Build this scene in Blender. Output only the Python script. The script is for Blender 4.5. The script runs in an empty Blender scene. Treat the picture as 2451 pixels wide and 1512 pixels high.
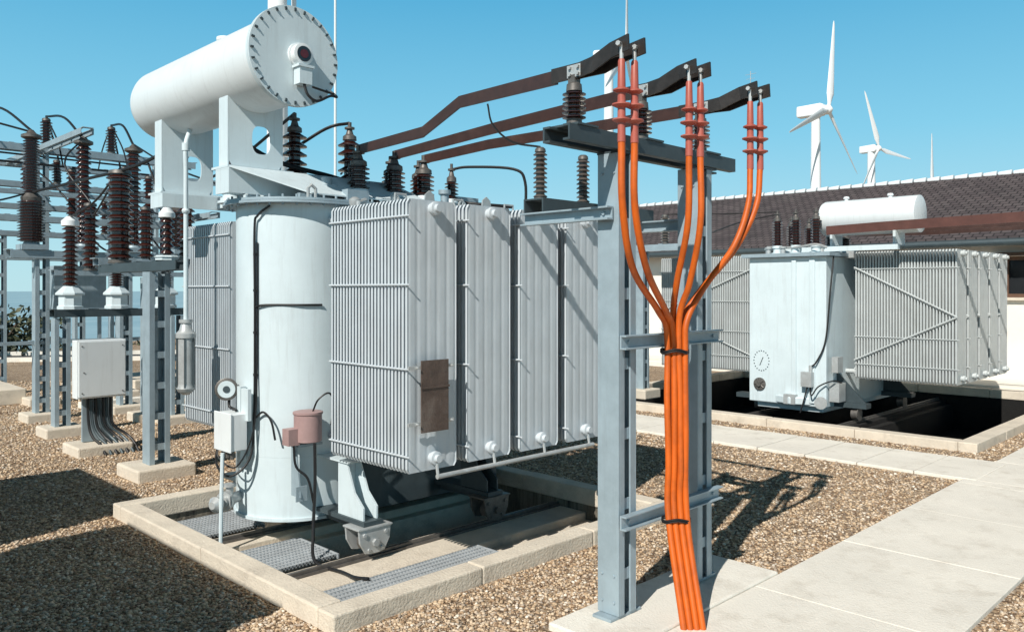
import bpy, math, random
import numpy as np
from mathutils import Vector, Matrix
random.seed(7); np.random.seed(7)
sc=bpy.context.scene; COL=sc.collection
# ------------------------------------------------------------------ materials
def mk(name,col,rough=.5,metal=0.,var=.12,scale=5.,bump=0.,bscale=60.,dirt=None,dfac=.35,streak=False,spec=None,coat=0,pos=.52):
    m=bpy.data.materials.new(name); m.use_nodes=True; nt=m.node_tree; N=nt.nodes; L=nt.links
    b=N['Principled BSDF']; tc=N.new('ShaderNodeTexCoord')
    n1=N.new('ShaderNodeTexNoise'); n1.inputs['Scale'].default_value=scale; n1.inputs['Detail'].default_value=7; n1.inputs['Roughness'].default_value=.65
    L.new(tc.outputs['Object'],n1.inputs['Vector'])
    r=N.new('ShaderNodeValToRGB'); r.color_ramp.elements[0].position=.3; r.color_ramp.elements[1].position=.7
    r.color_ramp.elements[0].color=[c*(1-var) for c in col]+[1]; r.color_ramp.elements[1].color=[min(1,c*(1+var)) for c in col]+[1]
    L.new(n1.outputs['Fac'],r.inputs['Fac']); out=r.outputs['Color']
    if dirt:
        mp=N.new('ShaderNodeMapping'); mp.inputs['Scale'].default_value=(9,9,.8) if streak else (2.2,2.2,2.2)
        L.new(tc.outputs['Object'],mp.inputs['Vector'])
        n2=N.new('ShaderNodeTexNoise'); n2.inputs['Scale'].default_value=1.6; n2.inputs['Detail'].default_value=9; n2.inputs['Roughness'].default_value=.7
        L.new(mp.outputs['Vector'],n2.inputs['Vector'])
        r2=N.new('ShaderNodeValToRGB'); r2.color_ramp.elements[0].position=pos; r2.color_ramp.elements[1].position=pos+.26
        r2.color_ramp.elements[0].color=(0,0,0,1); r2.color_ramp.elements[1].color=(dfac,dfac,dfac,1)
        L.new(n2.outputs['Fac'],r2.inputs['Fac'])
        mx=N.new('ShaderNodeMixRGB'); mx.inputs['Color2'].default_value=list(dirt)+[1]
        L.new(r2.outputs['Color'],mx.inputs['Fac']); L.new(out,mx.inputs['Color1']); out=mx.outputs['Color']
    L.new(out,b.inputs['Base Color'])
    b.inputs['Roughness'].default_value=rough; b.inputs['Metallic'].default_value=metal
    if coat: b.inputs['Coat Weight'].default_value=coat
    if bump:
        n3=N.new('ShaderNodeTexNoise'); n3.inputs['Scale'].default_value=bscale; n3.inputs['Detail'].default_value=5
        L.new(tc.outputs['Object'],n3.inputs['Vector'])
        bp=N.new('ShaderNodeBump'); bp.inputs['Strength'].default_value=bump; bp.inputs['Distance'].default_value=.02
        L.new(n3.outputs['Fac'],bp.inputs['Height']); L.new(bp.outputs['Normal'],b.inputs['Normal'])
    return m
PAINT=mk('tank_paint',(.62,.71,.74),.42,var=.05,scale=3,dirt=(.33,.34,.33),dfac=.35,streak=True,bump=.04,bscale=15)
RADP=mk('radiator_paint',(.56,.61,.645),.42,var=.06,scale=4,dirt=(.27,.27,.26),dfac=.4,streak=True)
RAD2=mk('radiator_paint_weathered',(.50,.53,.53),.5,var=.08,scale=4,dirt=(.24,.23,.21),dfac=.5,streak=True)
WHITE=mk('white_paint',(.76,.80,.81),.4,var=.04,scale=2,dirt=(.42,.42,.40),dfac=.3,streak=True)
STEEL=mk('galvanised_steel',(.32,.40,.445),.5,.15,var=.12,scale=7,dirt=(.16,.18,.19),dfac=.4,streak=True)
STEELD=mk('dark_steel',(.065,.088,.098),.5,.3,var=.15,scale=7)
CONC=mk('concrete',(.68,.60,.49),.85,var=.13,scale=3,bump=.4,bscale=55,dirt=(.30,.25,.20),dfac=.6)
SLAB=mk('slab_concrete',(.80,.755,.67),.85,var=.08,scale=1.4,bump=.35,bscale=70,dirt=(.46,.40,.32),dfac=.6)
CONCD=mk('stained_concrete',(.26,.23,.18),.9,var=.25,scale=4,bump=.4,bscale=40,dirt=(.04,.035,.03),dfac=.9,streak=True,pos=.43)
PORC=mk('brown_porcelain',(.040,.012,.009),.18,var=.2,scale=5,coat=.5)
PORCG=mk('grey_porcelain',(.10,.085,.075),.3,var=.2,scale=5,coat=.3)
METD=mk('cast_fitting',(.14,.13,.12),.5,.4,var=.3,scale=20)
METL=mk('light_fitting',(.48,.50,.50),.4,.3,var=.15,scale=15,dirt=(.2,.17,.14),dfac=.5)
RUB=mk('black_rubber',(.010,.010,.011),.5,var=.2)
ORG=mk('orange_sheath',(.62,.115,.006),.5,var=.12,scale=9,dirt=(.22,.045,.01),dfac=.6,pos=.46)
RED=mk('red_termination',(.42,.10,.07),.45,var=.12,scale=9,dirt=(.5,.3,.25),dfac=.4)
BUS=mk('painted_busbar',(.055,.025,.019),.42,.1,var=.25,scale=8,dirt=(.15,.08,.06),dfac=.4)
BUSE=mk('bare_busbar',(.05,.042,.038),.45,.4,var=.3,scale=14)
RUST=mk('rusted_plate',(.12,.085,.07),.6,.25,var=.35,scale=9,dirt=(.28,.24,.21),dfac=.7,bump=.2)
PINK=mk('faded_pink_paint',(.38,.25,.24),.55,var=.1,scale=9,dirt=(.2,.14,.12),dfac=.4)
GRAT=mk('grating_steel',(.45,.48,.50),.5,.2,var=.15)
PITM=mk('oily_gravel_and_pit_shade',(.006,.0055,.005),.9,var=.5,scale=20,bump=.5)  # oily floor gravel; also painted on the second pit's walls and beams as shade
PLAS=mk('white_plaster',(.80,.76,.69),.85,var=.04,scale=2,bump=.1,dirt=(.5,.45,.38),dfac=.3)
WOOD=mk('brown_joinery',(.12,.06,.035),.6,var=.2)
GLAS=mk('dark_glass',(.02,.022,.025),.08,var=.1)
DIAL=mk('red_dial',(.10,.010,.010),.2,var=.3)
TURB=mk('turbine_white',(.84,.86,.87),.4,var=.01,scale=.2)
ASPH=mk('asphalt',(.05,.05,.052),.85,var=.15,scale=2)
BARK=mk('bark',(.08,.06,.045),.9,var=.2)
def leafmat():
    m=bpy.data.materials.new('scrub_leaves'); m.use_nodes=True; N=m.node_tree.nodes; L=m.node_tree.links; b=N['Principled BSDF']
    g=N.new('ShaderNodeNewGeometry'); r=N.new('ShaderNodeValToRGB')
    r.color_ramp.elements[0].color=(.018,.028,.012,1); r.color_ramp.elements[1].color=(.085,.09,.04,1)
    L.new(g.outputs['Random Per Island'],r.inputs['Fac']); L.new(r.outputs['Color'],b.inputs['Base Color']); b.inputs['Roughness'].default_value=.7
    return m
LEAF=leafmat()
def ramp(N,stops):
    r=N.new('ShaderNodeValToRGB'); cr=r.color_ramp
    while len(cr.elements)<len(stops): cr.elements.new(.5)
    for e,(p,c) in zip(cr.elements,stops): e.position=p; e.color=list(c)+[1]
    return r
STOPS=[(0,(.15,.095,.06)),(.16,(.36,.235,.14)),(.38,(.57,.42,.27)),(.64,(.70,.55,.39)),(.82,(.36,.29,.23)),(.9,(.62,.50,.38)),(1,(.84,.77,.66))]
def gravelmat():
    m=bpy.data.materials.new('gravel'); m.use_nodes=True; N=m.node_tree.nodes; L=m.node_tree.links; b=N['Principled BSDF']
    tc=N.new('ShaderNodeTexCoord'); v=N.new('ShaderNodeTexVoronoi'); v.inputs['Scale'].default_value=48; L.new(tc.outputs['Object'],v.inputs['Vector'])
    s=N.new('ShaderNodeSeparateColor'); L.new(v.outputs['Color'],s.inputs['Color'])
    r=ramp(N,STOPS); L.new(s.outputs[0],r.inputs['Fac'])
    v2=ramp(N,[(0,(1,1,1)),(.45,(.85,.85,.85)),(.8,(.30,.26,.23))]); L.new(v.outputs['Distance'],v2.inputs['Fac'])
    mx=N.new('ShaderNodeMixRGB'); mx.blend_type='MULTIPLY'; mx.inputs['Fac'].default_value=.8
    L.new(r.outputs['Color'],mx.inputs['Color1']); L.new(v2.outputs['Color'],mx.inputs['Color2'])
    n=N.new('ShaderNodeTexNoise'); n.inputs['Scale'].default_value=.7; n.inputs['Detail'].default_value=9; n.inputs['Roughness'].default_value=.7; L.new(tc.outputs['Object'],n.inputs['Vector'])
    r3=ramp(N,[(.32,(.62,.58,.54)),(.66,(1.15,1.12,1.08))]); L.new(n.outputs['Fac'],r3.inputs['Fac'])
    m2=N.new('ShaderNodeMixRGB'); m2.blend_type='MULTIPLY'; m2.inputs['Fac'].default_value=1
    L.new(mx.outputs['Color'],m2.inputs['Color1']); L.new(r3.outputs['Color'],m2.inputs['Color2']); L.new(m2.outputs['Color'],b.inputs['Base Color'])
    b.inputs['Roughness'].default_value=.9
    bp=N.new('ShaderNodeBump'); bp.invert=True; bp.inputs['Strength'].default_value=.8; bp.inputs['Distance'].default_value=.02
    L.new(v.outputs['Distance'],bp.inputs['Height']); L.new(bp.outputs['Normal'],b.inputs['Normal'])
    return m
GRAV=gravelmat()
def pebmat():
    m=bpy.data.materials.new('pebbles'); m.use_nodes=True; N=m.node_tree.nodes; L=m.node_tree.links; b=N['Principled BSDF']
    g=N.new('ShaderNodeNewGeometry'); r=ramp(N,STOPS); L.new(g.outputs['Random Per Island'],r.inputs['Fac'])
    L.new(r.outputs['Color'],b.inputs['Base Color']); b.inputs['Roughness'].default_value=.85
    return m
PEB=pebmat()
def roofmat():
    m=bpy.data.materials.new('slate_tiles'); m.use_nodes=True; N=m.node_tree.nodes; L=m.node_tree.links; b=N['Principled BSDF']
    tc=N.new('ShaderNodeTexCoord'); mp=N.new('ShaderNodeMapping'); mp.inputs['Rotation'].default_value=(0,0,math.radians(90))
    L.new(tc.outputs['Object'],mp.inputs['Vector'])
    br=N.new('ShaderNodeTexBrick'); br.inputs['Scale'].default_value=1; br.inputs['Brick Width'].default_value=.2; br.inputs['Row Height'].default_value=.17
    br.inputs['Mortar Size'].default_value=.014; br.inputs['Color1'].default_value=(.070,.056,.060,1); br.inputs['Color2'].default_value=(.105,.088,.090,1); br.inputs['Mortar'].default_value=(.018,.015,.016,1)
    L.new(mp.outputs['Vector'],br.inputs['Vector'])
    n=N.new('ShaderNodeTexNoise'); n.inputs['Scale'].default_value=1.5; n.inputs['Detail'].default_value=6; L.new(tc.outputs['Object'],n.inputs['Vector'])
    r=ramp(N,[(.3,(.75,.75,.75)),(.7,(1.15,1.12,1.1))]); L.new(n.outputs['Fac'],r.inputs['Fac'])
    mx=N.new('ShaderNodeMixRGB'); mx.blend_type='MULTIPLY'; mx.inputs['Fac'].default_value=1
    L.new(br.outputs['Color'],mx.inputs['Color1']); L.new(r.outputs['Color'],mx.inputs['Color2']); L.new(mx.outputs['Color'],b.inputs['Base Color'])
    b.inputs['Roughness'].default_value=.85
    bp=N.new('ShaderNodeBump'); bp.invert=True; bp.inputs['Strength'].default_value=.6; bp.inputs['Distance'].default_value=.03
    L.new(br.outputs['Fac'],bp.inputs['Height']); L.new(bp.outputs['Normal'],b.inputs['Normal'])
    return m
ROOF=roofmat()
def seamat():
    m=bpy.data.materials.new('sea_water'); m.use_nodes=True; N=m.node_tree.nodes; L=m.node_tree.links; b=N['Principled BSDF']
    tc=N.new('ShaderNodeTexCoord'); n=N.new('ShaderNodeTexNoise'); n.inputs['Scale'].default_value=.012; n.inputs['Detail'].default_value=8
    L.new(tc.outputs['Object'],n.inputs['Vector']); r=ramp(N,[(.35,(.24,.40,.48)),(.65,(.34,.50,.57))]); L.new(n.outputs['Fac'],r.inputs['Fac'])
    L.new(r.outputs['Color'],b.inputs['Base Color']); b.inputs['Roughness'].default_value=.6
    return m
SEA=seamat()
# ------------------------------------------------------------------ geometry
WP={}
class G:
    def __init__(s): s.v=[]; s.f=[]; s.sm=[]; s.cuts=[]
    def cut(s): s.cuts.append((len(s.v),len(s.f))); return s
    def add(s,vs,fs,sm=False):
        o=len(s.v); s.v+= [tuple(p) for p in vs]; s.f+=[tuple(i+o for i in f) for f in fs]; s.sm+=[sm]*len(fs); return s
    def box(s,x0,x1,y0,y1,z0,z1):
        return s.add([(x0,y0,z0),(x1,y0,z0),(x1,y1,z0),(x0,y1,z0),(x0,y0,z1),(x1,y0,z1),(x1,y1,z1),(x0,y1,z1)],
              [(0,3,2,1),(4,5,6,7),(0,1,5,4),(1,2,6,5),(2,3,7,6),(3,0,4,7)])
    def cb(s,c,d): return s.box(c[0]-d[0]/2,c[0]+d[0]/2,c[1]-d[1]/2,c[1]+d[1]/2,c[2]-d[2]/2,c[2]+d[2]/2)
    def lathe(s,base,axis,prof,n=20,sm=True):
        a=Vector(axis).normalized(); u=a.orthogonal().normalized(); w=a.cross(u); b=Vector(base); vs=[];fs=[]
        for (h,r) in prof:
            for i in range(n):
                t=2*math.pi*i/n; vs.append(b+a*h+(u*math.cos(t)+w*math.sin(t))*max(r,1e-4))
        for j in range(len(prof)-1):
            for i in range(n):
                k=(i+1)%n; fs.append((j*n+i,j*n+k,(j+1)*n+k,(j+1)*n+i))
        fs.append(tuple(range(n-1,-1,-1))); fs.append(tuple((len(prof)-1)*n+i for i in range(n)))
        return s.add(vs,fs,sm)
    def cyl(s,p0,p1,r,n=14,r2=None):
        d=Vector(p1)-Vector(p0); return s.lathe(p0,d,[(0,r),(d.length,r if r2 is None else r2)],n)
    def tube(s,pts,r,n=8):
        P=[Vector(p) for p in pts]; vs=[];fs=[]; T=[]
        for i in range(len(P)):
            T.append((P[min(i+1,len(P)-1)]-P[max(i-1,0)]).normalized())
        u=T[0].orthogonal().normalized()
        for i,p in enumerate(P):
            u=(u-T[i]*u.dot(T[i])).normalized(); w=T[i].cross(u)
            for k in range(n):
                t=2*math.pi*k/n; vs.append(p+(u*math.cos(t)+w*math.sin(t))*r)
        for i in range(len(P)-1):
            for k in range(n): q=(k+1)%n; fs.append((i*n+k,i*n+q,(i+1)*n+q,(i+1)*n+k))
        fs.append(tuple(range(n-1,-1,-1))); fs.append(tuple((len(P)-1)*n+i for i in range(n)))
        return s.add(vs,fs,True)
    def strip(s,pts,w,th):
        P=[Vector(p) for p in pts]; vs=[];fs=[]
        for i,p in enumerate(P):
            t=(P[min(i+1,len(P)-1)]-P[max(i-1,0)]).normalized(); side=Vector((t.y,-t.x,0)).normalized(); up=side.cross(t).normalized()
            if up.z<0: up=-up
            for a,b in((-1,-1),(1,-1),(1,1),(-1,1)): vs.append(p+side*a*th/2+up*b*w/2)
        for i in range(len(P)-1):
            for k in range(4): q=(k+1)%4; fs.append((i*4+k,i*4+q,(i+1)*4+q,(i+1)*4+k))
        fs.append((3,2,1,0)); o=(len(P)-1)*4; fs.append((o,o+1,o+2,o+3))
        return s.add(vs,fs)
    def prism(s,poly,ext):
        e=Vector(ext); n=len(poly); P=[Vector(p) for p in poly]; vs=P+[p+e for p in P]
        fs=[tuple(range(n)),tuple(range(2*n-1,n-1,-1))]+[(i,i+n,(i+1)%n+n,(i+1)%n) for i in range(n)]
        return s.add(vs,fs)
    def holed(s,outer,inner,ext):
        e=Vector(ext); n=len(outer); O=[Vector(p) for p in outer]; I=[Vector(p) for p in inner]
        vs=O+I+[p+e for p in O]+[p+e for p in I]; fs=[]
        for i in range(n):
            k=(i+1)%n; fs+=[(i,k,n+k,n+i),(2*n+i,3*n+i,3*n+k,2*n+k),(i,2*n+i,2*n+k,k),(n+i,n+k,3*n+k,3*n+i)]
        return s.add(vs,fs)
    def out(s,name,mat,parent=None,label=None,category=None,group=None,kind=None,bevel=0,origin=None,sharp=38):
        if s.cuts:
            c=[(0,0)]+s.cuts+[(len(s.v),len(s.f))]; o=None
            for (a,fa),(b,fb) in zip(c,c[1:]):
                if b>a:
                    q=G(); q.v=s.v[a:b]; q.f=[tuple(i-a for i in f) for f in s.f[fa:fb]]; q.sm=s.sm[fa:fb]
                    o=q.out(name,mat,parent,label,category,group,kind,bevel,None,sharp)
            return o
        V=np.array(s.v); lo=V.min(0); hi=V.max(0)
        if origin is None: origin=((lo+hi)/2) if parent else np.array([(lo[0]+hi[0])/2,(lo[1]+hi[1])/2,lo[2]])
        origin=np.array(origin,float)
        me=bpy.data.meshes.new(name); me.from_pydata((V-origin).tolist(),[],s.f)
        me.polygons.foreach_set('use_smooth',s.sm); me.validate(); me.update()
        if any(s.sm): me.set_sharp_from_angle(angle=math.radians(sharp))
        me.materials.append(mat); o=bpy.data.objects.new(name,me); COL.objects.link(o); place(o,origin,parent)
        if label:o['label']=label
        if category:o['category']=category
        if group:o['group']=group
        if kind:o['kind']=kind
        if bevel:
            b=o.modifiers.new('bevel','BEVEL'); b.width=bevel; b.segments=2; b.limit_method='ANGLE'; b.angle_limit=math.radians(50)
        return o
def place(o,w,parent):
    w=Vector(w); WP[o.name]=w
    if parent: o.parent=parent; o.location=w-WP[parent.name]
    else: o.location=w
def empty(name,loc,label,category,group=None):
    o=bpy.data.objects.new(name,None); o.empty_display_size=.2; COL.objects.link(o); place(o,loc,None)
    o['label']=label; o['category']=category
    if group:o['group']=group
    return o
def clone(o,delta,parent=None):
    c=o.copy(); COL.objects.link(c); d=Vector(delta); w=WP[o.name]+d; WP[c.name]=w
    c.parent=parent
    c.location=w-(WP[parent.name] if parent else Vector((0,0,0)))
    for k in list(o.children): clone(k,delta,c)
    return c
def cr(pts,sub=8):
    P=[Vector(p) for p in pts]; P=[P[0]*2-P[1]]+P+[P[-1]*2-P[-2]]; R=[]
    for i in range(1,len(P)-2):
        for k in range(sub):
            t=k/sub; a,b,c,d=P[i-1:i+3]
            R.append(.5*((2*b)+(c-a)*t+(2*a-5*b+4*c-d)*t*t+(3*b-a-3*c+d)*t**3))
    R.append(P[-2]); return R
def sheds(z0,z1,rc,rs,n):
    p=[];h=(z1-z0)/n
    for i in range(n):
        z=z0+i*h; p+=[(z,rc),(z+.22*h,rc),(z+.30*h,rs),(z+.42*h,rs),(z+.85*h,rc)]
    p.append((z1,rc)); return p
def stadium(g,x0,x1,yc,r,z0,z1,n=20):
    pts=[]
    for i in range(n+1): t=math.pi/2+math.pi*i/n; pts.append((x0+r*math.cos(t),yc+r*math.sin(t)))
    for i in range(n+1): t=-math.pi/2+math.pi*i/n; pts.append((x1+r*math.cos(t),yc+r*math.sin(t)))
    m=len(pts); vs=[(x,y,z0) for x,y in pts]+[(x,y,z1) for x,y in pts]
    g.add(vs,[(i,(i+1)%m,(i+1)%m+m,i+m) for i in range(m)],True); g.add(vs,[tuple(range(m-1,-1,-1)),tuple(range(m,2*m))])
    return g
# ------------------------------------------------------------------ world, sun, camera
d=Vector((1,.32,-.9)).normalized()
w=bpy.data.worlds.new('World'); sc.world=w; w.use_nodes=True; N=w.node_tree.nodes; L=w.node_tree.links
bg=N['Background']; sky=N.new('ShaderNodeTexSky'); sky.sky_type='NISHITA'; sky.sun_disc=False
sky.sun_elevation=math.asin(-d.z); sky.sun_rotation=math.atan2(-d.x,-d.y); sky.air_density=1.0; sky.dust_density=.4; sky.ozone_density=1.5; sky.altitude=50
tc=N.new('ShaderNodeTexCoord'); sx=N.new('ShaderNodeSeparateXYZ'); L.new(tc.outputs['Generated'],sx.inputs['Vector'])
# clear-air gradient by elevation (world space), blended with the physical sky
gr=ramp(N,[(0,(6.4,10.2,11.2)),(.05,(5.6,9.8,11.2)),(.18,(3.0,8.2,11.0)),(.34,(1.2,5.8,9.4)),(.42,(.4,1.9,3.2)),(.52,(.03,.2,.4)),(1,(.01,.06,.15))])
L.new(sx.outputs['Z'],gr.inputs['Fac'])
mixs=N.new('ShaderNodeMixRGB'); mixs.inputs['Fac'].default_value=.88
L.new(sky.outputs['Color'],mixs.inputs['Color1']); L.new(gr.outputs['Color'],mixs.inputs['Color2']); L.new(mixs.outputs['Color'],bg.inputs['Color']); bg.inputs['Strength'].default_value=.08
sl=bpy.data.lights.new('sun','SUN'); sl.energy=5.0; sl.angle=math.radians(.5); sl.color=(1,.96,.89)
so=bpy.data.objects.new('sun',sl); so.rotation_euler=d.to_track_quat('-Z','Y').to_euler(); so.location=(-10,-3,12); COL.objects.link(so)
cam=bpy.data.cameras.new('camera'); cam.lens=28.64; cam.sensor_width=36; cam.shift_y=-.0249; cam.clip_end=60000; cam.clip_start=.05
co=bpy.data.objects.new('camera',cam); co.location=(0,0,2); co.rotation_euler=(math.radians(90),0,math.radians(-45)); COL.objects.link(co); sc.camera=co
sc.view_settings.view_transform='Standard'; sc.view_settings.look='None'; sc.view_settings.exposure=0
# ------------------------------------------------------------------ setting
P1=(2.6,6.15,4.06,7.6); P2=(11.1,17.6,3.03,9.9)
xs=sorted(set([-2000,-800,-300,-100,-40,-20,-10,-5,0,P1[0]+.02,P1[1]-.02,8,P2[0]+.02,P2[1]-.02]+list(range(20,100,4))+[120,150,200,300,450,700,1200,2500]))
ys=sorted(set([-2000,-800,-300,-100,-40,-20,-10,-5,0,P2[2]+.02,P1[2]+.02,P1[3]-.02,P2[3]-.02]+list(range(12,100,3))+[110,130,160,200,300,500,900,2500]))
def gz(x,y):
    q=y-.5*x-28
    if q<=0 or x<-60: return 0
    return -min(34,.45*q)+.4*math.sin(x*.7)*min(1,q/8)
g=G(); nx=len(xs)
vs=[(x,y,gz(x,y)) for y in ys for x in xs]; fs=[]
for j in range(len(ys)-1):
    for i in range(nx-1):
        cx=(xs[i]+xs[i+1])/2; cy=(ys[j]+ys[j+1])/2
        if any(a<cx<b and c<cy<e for a,b,c,e in(P1,P2)): continue
        fs.append((j*nx+i,j*nx+i+1,(j+1)*nx+i+1,(j+1)*nx+i))
g.add(vs,fs); g.out('ground',GRAV,kind='structure',label='tan gravel yard ground reaching the coast',category='ground',origin=(0,0,0))
g=G(); g.add([(-25000,-25000,-25),(25000,-25000,-25),(25000,25000,-25),(-25000,25000,-25)],[(0,1,2,3)])
g.out('sea',SEA,kind='structure',label='calm pale blue sea below the coast',category='sea',origin=(0,0,-25))
g=G(); a=Vector((1.5,29.7,.006)); b=Vector((24,13.0,.006)); n_=Vector((.6,.8,0))
g.add([a,b,b+n_*2.2,a+n_*2.2],[(0,1,2,3)]); g.out('road',ASPH,kind='structure',label='narrow dark asphalt service road',category='road')
for off in(-.16,2.21):
    a0=a+n_*off; b0=b+n_*off; G().prism([(a0.x,a0.y,-.02),(b0.x,b0.y,-.02),(b0.x,b0.y,.12),(a0.x,a0.y,.12)],n_*.15).out('road_kerb',SLAB,kind='structure',label='pale concrete kerb beside the service road',category='kerb')
g=G(); y=-3.0
while y<15:
    L_=.62; g.box(9.4,10.55,y,y+L_-.012,-.02,.035+random.uniform(-.004,.004)); y+=L_
g.out('path',SLAB,kind='structure',label='pale concrete slab path between the equipment pits',category='path',bevel=.006)
g=G(); x=-2.0
while x<9.2:
    g.box(x,x+1.396,1.48,2.70,-.02,.03+random.uniform(-.0015,.0015)); x+=1.4
x=9.2
while x<40: g.box(x,x+1.396,1.48,2.70,-.02,.03+random.uniform(-.0015,.0015)); x+=1.4
g.out('path',SLAB,kind='structure',label='wide sunlit concrete slab walkway across the gravel',category='path',bevel=.004)
g=G(); g.box(3.55,5.33,2.703,3.25,-.05,.045)
g.out('concrete_pad',SLAB,label='cream concrete pad under the cable support frame',category='concrete pad',bevel=.012)
g=G(); g.box(17.9,19.58,-6,17.5,-.05,.14); g.out('pavement',SLAB,kind='structure',label='raised concrete pavement along the building',category='pavement',bevel=.02)
def pit(P,label,beams,zf,gratings,wm,c=.17):
    x0,x1,y0,y1=P; r=empty('oil_pit',((x0+x1)/2,(y0+y1)/2,0),label,'oil pit','oil containment pits under transformers')
    g=G(); zt=.12
    def kseg(ax,a0,a1,b0,b1):
        n=max(1,int((a1-a0)/1.15)); st=(a1-a0)/n
        for i in range(n):
            p,q=a0+i*st,a0+(i+1)*st-.006
            if ax=='x': g.box(p,q,b0,b1,-.04,zt+random.uniform(-.003,.003))
            else: g.box(b0,b1,p,q,-.04,zt+random.uniform(-.003,.003))
    kseg('x',x0,x1,y0,y0+c); kseg('x',x0,x1,y1-c,y1); kseg('y',y0+c+.003,y1-c,x0,x0+c); kseg('y',y0+c+.003,y1-c,x1-c,x1)
    g.out('kerb',CONC,r,bevel=.012)
    g=G(); e=c-.02
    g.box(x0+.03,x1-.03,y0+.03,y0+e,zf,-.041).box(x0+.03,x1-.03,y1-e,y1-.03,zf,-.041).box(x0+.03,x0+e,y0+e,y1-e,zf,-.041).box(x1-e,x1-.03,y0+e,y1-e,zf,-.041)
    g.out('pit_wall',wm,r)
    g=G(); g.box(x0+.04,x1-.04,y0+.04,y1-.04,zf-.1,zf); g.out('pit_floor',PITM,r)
    for (ya,yb,z) in beams:
        g=G(); g.box(x0+c-.02,x1-c+.02,ya,yb,zf+.01,z); g.box(x0+c-.02,x1-c+.02,ya-.12,ya-.001,zf+.01,z-.07)
        g.out('rail_beam',PITM if wm==PITM else CONC,r,bevel=.01)
        g=G(); m=5.35 if ya<5.3 else (ya+yb)/2; g.box(x0+c,x1-c,m-.035,m+.035,z+.001,z+.02).box(x0+c,x1-c,m-.015,m+.015,z+.021,z+.045); g.out('rail',METD,r)
    for (xa,xb,ya,yb,z) in gratings:
        g=G(); x=xa
        while x<xb: g.box(x,x+.009,ya,yb,z-.025,z); x+=.03
        y=ya
        while y<yb: g.box(xa,xb,y,y+.007,z-.012,z+.003); y+=.06
        g.box(xa-.01,xa-.001,ya-.01,yb+.01,z-.035,z+.005).box(xb+.007,xb+.02,ya-.01,yb+.01,z-.035,z+.005)
        g.out('floor_grating',GRAT,r)
    return r
pit(P1,'concrete kerbed oil pit with gratings below the transformer',[(5.0,5.5,-.11),(6.35,6.7,-.11)],-.75,
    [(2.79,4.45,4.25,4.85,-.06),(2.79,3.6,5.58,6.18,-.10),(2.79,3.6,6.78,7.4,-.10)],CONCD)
pit(P2,'dark open oil pit with pale concrete kerb',[(5.3,5.6,-.16),(6.9,7.2,-.16)],-.7,[],PITM,.22)  # near-black walls and beams put the pit's shade into their colour
# building
r=empty('building',(22,5,0),'long low white building with dark tiled roof','building')
g=G(); y0,y1=-8,17.3
wins=[(3.55,4.85),(-1.2,.1),(8.2,9.5)]
def wall_with(g,x0,x1,ys_,z0,z1,zw0,zw1):
    e=[y0]
    for a,b in sorted(ys_): e+=[a,b]
    e.append(y1)
    for i in range(0,len(e),2): g.box(x0,x1,e[i],e[i+1],z0,z1)
    for a,b in ys_: g.box(x0,x1,a,b,z0,zw0); g.box(x0,x1,a,b,zw1,z1)
wall_with(g,19.6,19.85,wins,0,2.98,1.85,2.72); g.box(19.86,27.4,y0,y0+.25,0,2.98).box(19.86,27.4,y1-.25,y1,0,2.98).box(27.41,27.6,y0,y1,0,2.98)
g.prism([(19.7,y1-.2,2.985),(27.5,y1-.2,2.985),(23.6,y1-.2,4.72)],(0,.18,0)); g.prism([(19.7,y0+.02,2.985),(27.5,y0+.02,2.985),(23.6,y0+.02,4.72)],(0,.18,0))
g.out('wall',PLAS,r)
g=G(); g.prism([(19.15,y0-.3,3.0),(23.6,y0-.3,4.86),(23.6,y0-.3,4.98),(19.15,y0-.3,3.12)],(0,y1-y0+.6,0)); g.prism([(28.05,y0-.3,3.0),(28.05,y0-.3,3.12),(23.6,y0-.3,4.98),(23.6,y0-.3,4.86)],(0,y1-y0+.6,0))
roof=g.out('roof',ROOF,r)
g=G(); y=y0-.3
while y<y1+.3: g.cyl((23.6,y,4.97),(23.6,y+.3,4.97),.10,10,r2=.07); y+=.34
g.out('ridge_tile',WHITE,roof)
g=G(); g.tube([(19.08,y0-.3,3.0),(19.08,y1+.3,3.0)],.08,10); g.out('gutter',STEELD,roof)
for a,b in wins:
    wi=G(); wi.box(19.70,19.75,a,a+.07,1.85,2.72).box(19.70,19.75,b-.07,b,1.85,2.72).box(19.70,19.75,a+.071,b-.071,1.85,1.93).box(19.70,19.75,a+.071,b-.071,2.64,2.72).box(19.70,19.75,(a+b)/2-.03,(a+b)/2+.03,1.931,2.639)
    wo=wi.out('window',WOOD,r)
    G().box(19.78,19.79,a,b,1.85,2.72).out('glass',GLAS,wo); G().box(19.5,19.72,a-.06,b+.06,1.79,1.849).out('sill',CONC,wo)
    G().box(19.45,19.599,a-.1,b+.1,2.73,2.80).out('lintel',WOOD,wo)
g=G(); g.cyl((24.5,13.4,4.4),(24.5,13.4,9.2),.012,6); g.box(24.495,24.505,13.2,13.6,9.1,9.11).box(24.495,24.505,13.25,13.55,8.95,8.96)
g.out('roof_antenna',METL,label='thin metal antenna mast standing over the roof',category='antenna')
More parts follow.
